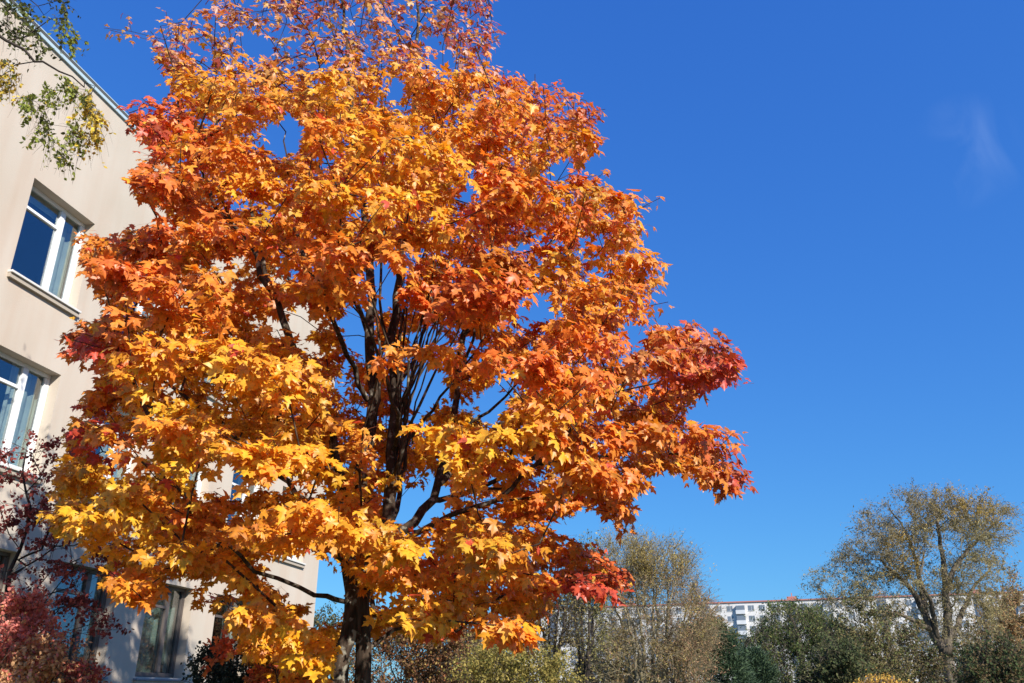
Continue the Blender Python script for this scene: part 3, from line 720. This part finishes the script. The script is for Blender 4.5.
def plant(name, label, cat, base, limbs, lobes, nattr, bark, colours, leaf_len, leaf_n, shape=OUT_OVAL, twig_n=2, twig_len=.6, twig_dir=0.0, spread=.3, rt=.006,
          group=None, droop=.4, ex=.45, rmax=.12, mat=None, pathw=.3, sag=.05, leafdrop=0.0, shell=.35, twig_sides=3, facing=.3, sil=None, loff=.06, twigbark=None):
    """lobes: (px, py, Y, rx_px, ry_px, depth_m, weight[, colour index]) ellipsoids read off the photograph; limbs: list of (pts, r0, r1)"""
    root = empty(name, tuple(base)); sk = Skel()
    for i, (pts, r0, r1) in enumerate(limbs): sk.limb([np.asarray(q, float) for q in pts], r0, r1, par=-1 if i == 0 else None, step=.4, jit=.03)
    A = []; AI = []
    tot = sum(l[6] for l in lobes)
    for l in lobes:
        c = W(l[0], l[1], l[2]); mpp = (l[2] / CP) / FPX; n = max(3, int(nattr * l[6] / tot))
        P = ellipsoid_pts(n * 2, c, (l[3] * mpp, l[5], l[4] * mpp), shell); P = P[P[:, 2] > .15][:n]
        if sil is not None: P = P[in_poly(project(P), sil)]
        A.append(P); AI.append(np.full(len(P), l[7] if len(l) > 7 else -1))
    A = np.concatenate(A); AI = np.concatenate(AI)
    tips = sk.attach(A, pathw=pathw, step=.5, sag=sag, upbias=.5, jit=.06)
    sk.radii(rt, ex, rmax); ch = sk.chains(); pos = np.array(sk.p)
    # slim twigs past each tip
    cz = A.mean(0); TW = []; starts = []; ends = []; ci = []
    for t in tips:
        p_ = pos[t]; k = int(np.argmin(((A - p_) ** 2).sum(1)))
        for _ in range(twig_n):
            v = norm(norm(p_ - pos[sk.par[t]]) * .6 + norm(p_ - cz) * .35 + rng.normal(0, .45, 3) + np.array([0, 0, twig_dir]))
            ln = twig_len * rng.uniform(.5, 1.3); q0 = p_ - v * 0.05; pts = [(q0, rt * .8)]
            for f in (.5, 1.0):
                pts.append((p_ + v * ln * f + np.array([0, 0, -droop * ln * f * f]) + rng.normal(0, .03 * ln, 3), rt * (.7 - .4 * f)))
            TW.append(pts); starts.append(pts[0][0]); ends.append((pts[1][0], pts[2][0])); ci.append(AI[k])
    rmx = max(c[0][1] for c in ch); thick = [c for c in ch if c[0][1] >= rmx * .3]; thin = [c for c in ch if c[0][1] < rmx * .3]
    V, F = tubes(thick, lambda r: 8 if r > .1 else (5 if r > .03 else 3), .03)
    adopt(link('trunk' if cat == 'tree' else 'stems', np_mesh('trunk', V, F, smooth=True), bark), root)
    V, F = tubes(thin + TW, lambda r: 5 if r > .03 else twig_sides)
    adopt(link('branches', np_mesh('branches', V, F, smooth=True), twigbark or bark), root)
    if leaf_n:
        n = leaf_n; tp_ = np.repeat(np.exp(rng.normal(0, .8, (len(TW) + twig_n - 1) // twig_n)), twig_n)[:len(TW)] * np.exp(rng.normal(0, .4, len(TW))); k = rng.choice(len(TW), n, p=tp_ / tp_.sum()); f = rng.random((n, 1)); S0_ = np.array(starts)[k]; M_ = np.array([e[0] for e in ends])[k]; E_ = np.array([e[1] for e in ends])[k]
        P = np.where(f < .5, S0_ + (M_ - S0_) * f * 2, M_ + (E_ - M_) * (f - .5) * 2) + rng.normal(0, loff, (n, 3))
        P[:, 2] -= leafdrop * rng.random(n)
        D = rng.normal(0, 1, (n, 3)) + np.array([0, 0, -.5]); N = rng.normal(0, 1, (n, 3)) + Z1 * .5 + np.array(SUN_DIR) * facing
        cols_ = np.array([c[0] for c in colours]); wt = np.array([c[1] for c in colours], float); wt /= wt.sum()
        base_i = rng.choice(len(cols_), n, p=wt); lc = np.array(ci)[k]; pick = (lc >= 0) & (rng.random(n) < .8); base_i = np.where(pick, np.clip(lc, 0, len(cols_) - 1), base_i)
        tipshift = rng.normal(0, .16, len(TW))[k]
        c = cols_[base_i] * (1 + tipshift[:, None] + rng.normal(0, .12, (n, 1))); c = np.clip(c, .005, .9)
        S = leaf_len * rng.uniform(.6, 1.25, n)
        adopt(link('crown', leaves_mesh('crown', P, D, N, S, c, shape, curl=.2, centre=(0, .45)), mat or M_leaf), root)
    tag(root, label, cat, group)
    return root

def G(px, Y):   # ground point under picture column px
    r = ray(px, 697); return np.array([r[0] * Y / r[1], Y, 0.0])
def up(b, dz, dx=0, dy=0): return b + np.array([dx, dy, dz])

# ---- large half-bare willow at the right
Y = 54.0; b = G(948, Y)
w_sil = [(812, 600), (815, 572), (830, 560), (848, 548), (850, 525), (868, 508), (898, 495), (925, 487), (960, 490), (990, 500), (1008, 512), (1014, 530), (1002, 545), (992, 560), (998, 600), (990, 660), (960, 640), (900, 650), (860, 640), (830, 625)]
plant('willow_tree', 'tall half-bare willow with thin golden-olive crown and forked grey trunk at the right', 'tree', b,
      [([up(b, -.3), W(951, 683, Y), W(946, 655, Y), W(938, 642, Y), W(925, 615, Y), W(912, 590, Y), W(900, 578, Y), W(880, 560, Y)], .55, .07),
       ([W(946, 655, Y), W(948, 625, Y), W(946, 590, Y), W(943, 560, Y), (W(938, 530, Y)), W(935, 505, Y)], .36, .05),
       ([W(940, 645, Y), W(955, 630, Y + .5), W(963, 610, Y + 1), W(975, 585, Y + 1), W(990, 570, Y + 1)], .28, .05),
       ([W(932, 630, Y), W(915, 622, Y - 1), W(895, 612, Y - 1), W(870, 612, Y - 1)], .2, .05),
       ([W(946, 590, Y), W(960, 560, Y), W(978, 540, Y), W(990, 528, Y), W(1000, 520, Y)], .2, .04),
       ([W(925, 615, Y), W(922, 590, Y + 1), W(915, 560, Y + 1), W(905, 530, Y + 1.5), W(890, 510, Y + 1.5)], .2, .04),
       ([W(938, 642, Y), W(930, 600, Y - 1), W(920, 580, Y - 2), W(925, 550, Y - 2)], .2, .04)],
      [(905, 515, Y, 44, 22, 3, 1.0, 2), (960, 510, Y, 42, 20, 3.2, 1.1, 1), (990, 525, Y, 22, 18, 2, .5, 0), (880, 550, Y, 42, 26, 3, 1.0, 2), (935, 555, Y, 50, 34, 4.2, 1.3, 0), (978, 570, Y, 26, 34, 3, .7, 0), (845, 580, Y, 30, 26, 2.6, .7, 0), (905, 600, Y, 48, 28, 3.5, .7, 0), (960, 615, Y, 34, 28, 3, .5, 0), (900, 556, Y - 1, 16, 20, 1.5, .4, 1)],
      1100, M_greybark, [((.33, .28, .13), 3), ((.44, .30, .08), 2), ((.24, .20, .12), 2)], .17, 40000, OUT_SLIM, twig_n=5, twig_len=1.1, twig_dir=.1, droop=.35, rt=.011, sil=w_sil, ex=.44, rmax=.2, twigbark=M_olivetwig, facing=.8, loff=.10, sag=.08)

# ---- olive willow clump with pale upright shoots
Y = 42.0; b = G(648, Y); limbs = []
for i in range(13):
    x0 = 630 + i * 5 + rng.uniform(-4, 4); x1 = 650 + (x0 - 655) * 2.1 + rng.uniform(-9, 9); yt = 560 + abs(x1 - 650) * .45
    dy = rng.uniform(-1.5, 1.5)
    limbs.append(([up(G(x0, Y + dy * .3), -.2), W(x0 + (x1 - x0) * .15, 655, Y + dy * .5), W(x0 + (x1 - x0) * .5, 620, Y + dy), W(x1, yt + 12, Y + dy)], .14, .03))
plant('willow_shrub', 'wide olive-brown willow clump with pale upright shoots right of the maple trunk', 'shrub', b, limbs,
      [(625, 562, Y, 28, 20, 2, .8, 1), (660, 568, Y, 28, 20, 2, .9, 1), (615, 610, Y, 32, 40, 2.5, .8), (660, 620, Y, 44, 46, 3, 1.4), (684, 622, Y, 24, 38, 2.2, .9, 2), (640, 660, Y, 50, 28, 2.5, .7), (682, 665, Y, 24, 28, 2, .5, 2)],
      900, M_palebark, [((.36, .28, .14), 3), ((.42, .32, .10), 2), ((.38, .23, .14), 2)], .13, 27000, OUT_SLIM, facing=.8, loff=.1, twigbark=M_olivetwig, twig_n=8, twig_len=1.0, twig_dir=.5, droop=.1, rt=.010, ex=.36, rmax=.06, pathw=.12)

# ---- bare dark-stemmed trees left of it
def bare(px, Y, top, label, spread=18, seed=0, leaf=2500, bark=M_darkbark, cols_=[((.28, .22, .08), 1), ((.16, .12, .07), 1)]):
    b = G(px, Y); limbs = []
    for k in range(4):
        dx = (k - 1.5) * spread * .55 + rng.uniform(-4, 4)
        limbs.append(([up(b, -.2, rng.uniform(-.2, .2)), W(px + dx * .4, 660, Y + rng.uniform(-.5, .5)), W(px + dx * .8, (660 + top) / 2, Y + rng.uniform(-1, 1)), W(px + dx * 1.2, top + 6, Y)], .11, .025))
    plant('bare_tree', label, 'tree', b, limbs, [(px, top + 25, Y, spread, 30, 1.8, 1), (px, 630, Y, spread * 1.1, 34, 1.8, 1)], 260, bark, cols_, .09, leaf, OUT_OVAL, twig_n=3, twig_len=.8, twig_dir=.35, droop=.1, rt=.009, ex=.4, rmax=.07,
          group='bare trees beside the maple trunk')
bare(552, 33.0, 590, 'leafless dark-stemmed tree directly under the right side of the maple crown', 20)
bare(584, 36.0, 555, 'slim bare tree between the dark-stemmed tree and the olive willow clump', 16, cols_=[((.30, .27, .10), 2), ((.2, .17, .08), 1)], leaf=4500)

# ---- brown thicket behind the trunk
Y = 26.0; b = G(425, Y)
plant('thicket_shrub', 'tangled brown-leaved thicket directly right of the maple trunk base', 'shrub', b,
      [([up(G(425 + dx * .4, Y), -.1), W(425 + dx * .7, 670, Y), W(425 + dx, 640, Y)], .05, .012) for dx in (-45, -28, -10, 8, 25, 40)],
      [(400, 665, Y, 42, 34, 1.6, 1), (450, 660, Y, 36, 34, 1.6, 1), (425, 640, Y, 40, 24, 1.4, .7)], 800, M_darkbark, [((.20, .11, .06), 3), ((.32, .13, .06), 1), ((.38, .26, .09), 1)], .075, 20000, OUT_OVAL, twig_n=3, twig_len=.5, rt=.006, droop=.2, twig_dir=.2, rmax=.03)
# ---- yellow-green shrub
Y = 22.0; b = G(512, Y)
plant('leafy_shrub', 'rounded yellow-green shrub below the right edge of the maple crown', 'shrub', b,
      [([up(G(512 + dx * .4, Y), -.1), W(512 + dx * .7, 680, Y), W(512 + dx, 662, Y)], .03, .01) for dx in (-35, -15, 8, 30)],
      [(482, 676, Y, 22, 26, 1.1, .8), (503, 668, Y, 18, 20, 1.1, .7), (530, 672, Y, 22, 22, 1.1, .8), (520, 688, Y, 44, 22, 1.1, .8), (556, 682, Y, 16, 18, 1.0, .4)], 300, M_greybark, [((.30, .25, .07), 3), ((.42, .33, .10), 2), ((.19, .19, .06), 1)], .065, 12000, OUT_OVAL, twig_n=3, twig_len=.5, rt=.004, droop=.2, twig_dir=.3, rmax=.02)
# ---- twiggy tree seen through the gap by the wall's corner
Y = 30.0; b = G(300, Y)
plant('bushy_tree', 'dark grey-green bushy tree left of the maple trunk behind its lowest leaves', 'tree', b,
      [([up(b, -.1), W(303, 670, Y), W(306, 640, Y), W(312, 615, Y)], .10, .03), ([W(303, 670, Y), W(322, 650, Y), W(334, 625, Y)], .06, .02)],
      [(315, 640, Y, 26, 28, 1.5, 1), (325, 670, Y, 26, 26, 1.5, 1), (295, 660, Y, 26, 26, 1.5, 1)], 300, M_darkbark, [((.10, .11, .05), 2), ((.18, .15, .07), 1)], .08, 8000, OUT_OVAL, twig_n=3, twig_len=.5, rt=.006, droop=.1, twig_dir=.3, rmax=.04)

# ---- green weeping willow, centre right
Y = 50.0; b = G(803, Y); Gr = [((.085, .125, .045), 3), ((.12, .16, .055), 2), ((.26, .26, .09), 2)]
plant('weeping_willow', 'dense dark green drooping willow in front of the apartment block', 'tree', b,
      [([up(b, -.2), W(803, 670, Y), W(798, 640, Y), W(790, 615, Y)], .35, .06), ([W(801, 655, Y), W(820, 635, Y), W(838, 625, Y)], .18, .05), ([W(801, 655, Y), W(780, 640, Y), W(765, 628, Y)], .18, .05)],
      [(790, 620, Y, 28, 15, 2.4, 1), (770, 648, Y, 20, 22, 2, .8), (815, 630, Y, 30, 20, 2.4, 1), (840, 650, Y, 24, 26, 2.2, .8), (800, 660, Y, 42, 34, 2.8, 1.5, 1), (770, 672, Y, 24, 24, 2, .6, 2)],
      650, M_greybark, Gr, .18, 30000, OUT_SLIM, twig_n=5, twig_len=1.1, twig_dir=-.5, droop=.8, rt=.010, loff=.12)
# ---- pines
def pine(px, Y, top, half, label, group='dark conifers below the apartment block'):
    b = G(px, Y); root = empty('pine_tree', tuple(b)); H = W(px, top, Y)[2]; hw = half * Y / CP / FPX
    sk = Skel(); sk.limb([up(b, -.2), up(b, H * .5, .1), up(b, H)], .16, .02, par=-1, step=.4); A = []
    for i in range(26):
        z = H * (.08 + .92 * i / 26); rr = hw * (1 - (i / 26) ** 1.5) * rng.uniform(.75, 1.1) + .1
        for k in range(9):
            a = rng.uniform(0, 6.28); q = rr * rng.uniform(.55, 1); A.append(b + np.array([math.cos(a) * q, math.sin(a) * q, z + rng.uniform(-.15, .2)]))
    A = np.array(A); tips = sk.attach(A, pathw=.1, step=.4, sag=-.03); sk.radii(.010, .4, .05)
    V, F = tubes(sk.chains()); adopt(link('trunk', np_mesh('trunk', V, F, smooth=True), M_darkbark), root)
    n = 90 * len(A); k = rng.integers(0, len(A), n); P = A[k] + rng.normal(0, 1, (n, 3)) * np.array([.28, .28, .12]); D = norm(P - A[k]) + norm(A[k] - b - Z1 * H * .5) * .6 + Z1 * .4
    c = np.array([(.055, .095, .05), (.085, .13, .065), (.04, .065, .04)])[rng.integers(0, 3, n)] * (1 + rng.normal(0, .15, len(A))[k][:, None])
    adopt(link('crown', leaves_mesh('crown', P, D, rng.normal(0, 1, (n, 3)) + Z1, rng.uniform(.10, .2, n), np.clip(c, .005, 1), OUT_SLIM, centre=(0, .4)), M_needle), root)
    tag(root, label, 'tree', group)
pine(728, 44.0, 636, 30, 'broad dark green pine between the olive willow clump and the drooping willow')
pine(757, 47.0, 652, 24, 'smaller dark pine at the foot of the drooping willow')
pine(988, 44.0, 652, 26, 'dark conifer right of the big willow trunk')
# ---- young green-brown tree in front of the apartment block
Y = 62.0; b = G(722, Y)
plant('young_tree', 'light green young tree behind the broad pine', 'tree', b, [([up(b, -.2), W(722, 670, Y), W(720, 650, Y), W(718, 634, Y)], .18, .04)],
      [(715, 642, Y, 15, 20, 2, 1), (702, 648, Y, 14, 22, 2, .6)], 260, M_greybark, [((.15, .16, .05), 2), ((.22, .17, .08), 1)], .16, 9000, OUT_OVAL, twig_n=3, twig_len=.8, rt=.012, twig_dir=.3, loff=.1)
# ---- undergrowth under the willow
def under(px, Y, w_, top, label, colours, n=9000, nm='hedge_shrub', bark=M_greybark, leaf=.10, g='undergrowth around the big willow', tl=.9):
    b = G(px, Y); yc = (top + 700) / 2
    plant(nm, label, 'shrub', b, [([up(G(px + dx * w_ * .4, Y), -.1), W(px + dx * w_ * .5, 680, Y), W(px + dx * w_ * .8, (top + 690) / 2, Y)], .07, .02) for dx in (-.9, -.4, .1, .5, .9)],
          [(px + w_ * a_, yc + (700 - top) * b_, Y + rng.uniform(-.8, .8), w_ * c_, (700 - top) * d_, 1.3, c_) for a_, b_, c_, d_ in ((-.55, .12, .40, .36), (-.15, -.10, .36, .40), (.35, .02, .40, .38), (.75, .22, .30, .28), (-.85, .25, .26, .24), (.1, .2, .6, .32))],
          420, bark, [(tuple(q * 1.6 for q in c[0]), c[1]) for c in colours], leaf * 1.25, int(n * 1.3), OUT_OVAL, facing=.7, twig_n=3, twig_len=tl, rt=.010, droop=.2, twig_dir=.3, rmax=.06, group=g, shell=0)
under(868, 47.0, 34, 602, 'twiggy grey-brown shrub left of the big willow trunk', [((.16, .13, .06), 3), ((.10, .11, .04), 2)], 9000)
under(905, 50.0, 34, 614, 'brown-green shrub directly beside the big willow trunk', [((.12, .09, .045), 3), ((.08, .09, .035), 2)], 8000)
under(838, 44.0, 26, 640, 'dark green shrub at the right foot of the drooping willow', [((.055, .07, .03), 3), ((.10, .10, .045), 2)], 9000)
under(965, 57.0, 30, 622, 'brown twiggy shrub behind the big willow trunk', [((.15, .11, .055), 3), ((.09, .10, .04), 2)], 8000)
under(1004, 40.0, 30, 640, 'dark green and brown shrub in the lower right corner', [((.055, .075, .03), 3), ((.11, .08, .04), 3)], 10000)
under(1014, 60.0, 30, 562, 'tall brown-leaved tree cut off by the right edge', [((.26, .16, .08), 3), ((.20, .17, .08), 2)], 22000, 'broadleaf_tree', tl=1.4)
#under(780, 38.0, 26, 664, 'low grey-green shrub in front of the drooping willow', [((.12, .14, .05), 3), ((.09, .11, .04), 1)], 7000)
under(880, 30.0, 24, 681, 'low golden-orange bush at the bottom edge below the big willow', [((.40, .25, .05), 3), ((.30, .16, .04), 1)], 9000, 'golden_bush', leaf=.05, tl=.3)
under(620, 50.0, 40, 640, 'olive undergrowth behind the pale willow shoots', [((.13, .12, .05), 3), ((.16, .10, .05), 2)], 9000)
under(480, 48.0, 44, 640, 'grey-brown thicket far behind the yellow-green shrub', [((.13, .11, .06), 3), ((.16, .12, .07), 2)], 8000)

# ------------------------------------------------------------------ near shrubs on the left
Y = 10.6; b = G(6, Y)
plant('purple_plum_tree', 'small tree with dark stems and sparse purple-red leaves against the pale wall at left', 'tree', b,
      [([up(b, -.1), W(4, 683, Y), W(6, 620, Y), W(12, 575, Y), W(24, 530, Y), W(30, 490, Y), (W(22, 455, Y))], .05, .010),
       ([W(12, 575, Y), W(28, 562, Y), W(55, 552, Y), W(85, 540, Y)], .022, .006), ([W(18, 560, Y), W(40, 545, Y), W(60, 505, Y), W(70, 470, Y)], .02, .006), ([W(6, 620, Y), W(35, 600, Y), W(70, 585, Y)], .02, .006),
       ([W(6, 620, Y), W(-25, 560, Y), W(-40, 500, Y)], .02, .006)],
      [(30, 460, Y, 26, 26, .5, .6, 0), (60, 470, Y, 24, 24, .5, .35), (90, 440, Y, 18, 10, .3, .12), (60, 520, Y, 50, 26, .7, 1.0), (15, 510, Y, 26, 20, .6, .4), (80, 555, Y, 40, 22, .7, 1.0), (35, 590, Y, 44, 26, .7, 1.1), (70, 620, Y, 34, 20, .7, .6), (-40, 540, Y, 36, 50, .7, .6)],
      230, M_darkbark, [((.32, .08, .07), 3), ((.46, .12, .10), 1), ((.19, .05, .05), 2)], .052, 4800, facing=.6, shape= OUT_OVAL, twig_n=2, twig_len=.22, rt=.0032, droop=.25, twig_dir=0, rmax=.016, loff=.025)
Y = 8.8; b = G(-5, Y)
plant('red_spirea_shrub', 'bushy shrub with pinkish red and ochre leaves in the lower left corner', 'shrub', b,
      [([up(G(-5 + dx * .3, Y), -.05), W(-5 + dx * .7, 680, Y), W(-5 + dx, 640, Y)], .018, .006) for dx in (-30, -10, 15, 40, 65, 80)],
      [(4, 626, Y, 24, 22, .5, .8, 0), (26, 648, Y, 26, 20, .6, .8, 0), (-10, 640, Y, 34, 40, .6, .8), (52, 662, Y, 24, 20, .5, .8, 1), (34, 688, Y, 56, 24, .6, 1.1, 1), (84, 680, Y, 14, 12, .4, .3, 2), (28, 606, Y, 14, 10, .3, .2, 0)],
      420, M_greybark, [((.72, .24, .19), 3), ((.70, .40, .20), 2), ((.42, .10, .08), 1)], .042, 11000, facing=1.4, shape= OUT_OVAL, twig_n=3, twig_len=.14, rt=.0026, droop=.2, twig_dir=.3, rmax=.010, loff=.022)
Y = 11.5; b = G(232, Y)
plant('dark_leaved_shrub', 'dark blue-green shrub with small leaves in front of the shaded wall left of the trunk', 'shrub', b,
      [([up(G(232 + dx * .4, Y), -.05), W(232 + dx * .7, 688, Y), W(232 + dx, 668, Y)], .014, .005) for dx in (-22, -8, 10, 26)],
      [(215, 675, Y, 16, 20, .4, .7), (240, 664, Y, 22, 22, .4, 1), (262, 672, Y, 18, 24, .4, .6), (232, 690, Y, 34, 18, .5, 1)],
      260, M_darkbark, [((.045, .065, .06), 3), ((.09, .11, .09), 1)], .045, 6000, OUT_OVAL, twig_n=3, twig_len=.18, rt=.003, droop=.1, twig_dir=.4, rmax=.010, loff=.025)
Y = 8.2; b = G(285, Y)
plant('maple_sapling', 'short maple sapling with coral red leaves under the lowest left maple branches', 'tree', b,
      [([up(b, -.05), W(280, 690, Y), W(262, 665, Y), W(235, 655, Y), W(222, 648, Y)], .014, .004), ([W(280, 690, Y), W(284, 670, Y), W(282, 655, Y)], .010, .004)],
      [(221, 652, Y, 12, 12, .15, .6), (278, 655, Y, 16, 12, .2, .8), (262, 668, Y, 14, 8, .2, .4)],
      16, M_twig, [((.62, .13, .06), 3), ((.60, .20, .07), 1)], .085, 110, OUT_MAPLE, twig_n=1, twig_len=.10, rt=.003, rmax=.008, loff=.04, mat=M_maple)

# ------------------------------------------------------------------ birch reaching in from the upper left
Y = 7.4
bp = np.array([-7.6, 5.6, 0.0])
brn = []
plant('birch_tree', 'birch with drooping twigs of small green and yellow leaves at the upper left corner', 'tree', bp,
      [([bp - Z1 * .2, bp + Z1 * 3, up(bp, 6, .15), up(bp, 9, .1, .2), up(bp, 12, .3, .3)], .16, .03),
       ([up(bp, 6.6, .13), W(-60, 15, 7.0), W(5, 45, 7.2), W(35, 58, 7.3), W(60, 72, 7.4), W(78, 85, 7.5), W(92, 90, 7.5)], .035, .004),
       ([up(bp, 7.4, .12), W(-50, -60, 7.0), W(0, -25, 7.2), W(22, -5, 7.3), W(40, 15, 7.4)], .03, .004),
       ([up(bp, 8.0, .12), W(-20, -110, 7.1), W(40, -50, 7.3), W(62, -18, 7.4), W(66, 5, 7.4)], .03, .004),
       ([up(bp, 7.0, .1), up(bp, 7.8, -1.2, -.6), up(bp, 8.0, -2.2, -1)], .04, .01), ([up(bp, 8.2, .1), up(bp, 9.5, .3, -1.4), up(bp, 9.7, .5, -2.4)], .04, .01)],
      [(38, 112, Y, 7, 14, .25, .55, 0), (46, 135, Y, 6, 14, .2, .4, 0), (28, 103, Y, 8, 6, .2, .25, 0), (52, 95, Y, 6, 14, .2, .4, 0), (78, 92, Y, 15, 9, .25, .9, 0), (90, 105, Y, 8, 10, .2, .45, 1), (97, 125, Y, 6, 14, .2, .45, 1), (76, 135, Y, 6, 16, .2, .45, 0), (68, 155, Y, 6, 9, .2, .3, 0), (88, 135, Y, 7, 8, .2, .3, 1),
       (4, 78, Y, 8, 22, .3, .7, 1), (12, 70, Y, 9, 10, .25, .4, 1), (18, 12, Y, 22, 14, .3, .7, 2), (35, 38, Y, 10, 16, .25, .5, 2), (14, 30, Y, 4, 14, .2, .2, 2), (2, 14, Y, 6, 16, .3, .3, 2), (60, 5, Y, 7, 14, .25, .35, 2), (68, 32, Y, 7, 16, .2, .3, 0), (57, 25, Y, 6, 8, .2, .2, 0), (-60, 0, Y, 50, 70, 1.2, 1.5), (-140, -50, Y, 60, 120, 1.5, 1.5), (-60, -160, Y, 70, 60, 1.5, 1.5)],
      520, M_darkbark, [((.26, .30, .06), 3), ((.66, .48, .08), 2), ((.12, .14, .05), 2)], .048, 3900, OUT_OVAL, twig_n=2, twig_len=.15, rt=.0022, droop=.7, twig_dir=-.6, rmax=.010, loff=.010, facing=.8, sag=.12, pathw=.15, shell=0)
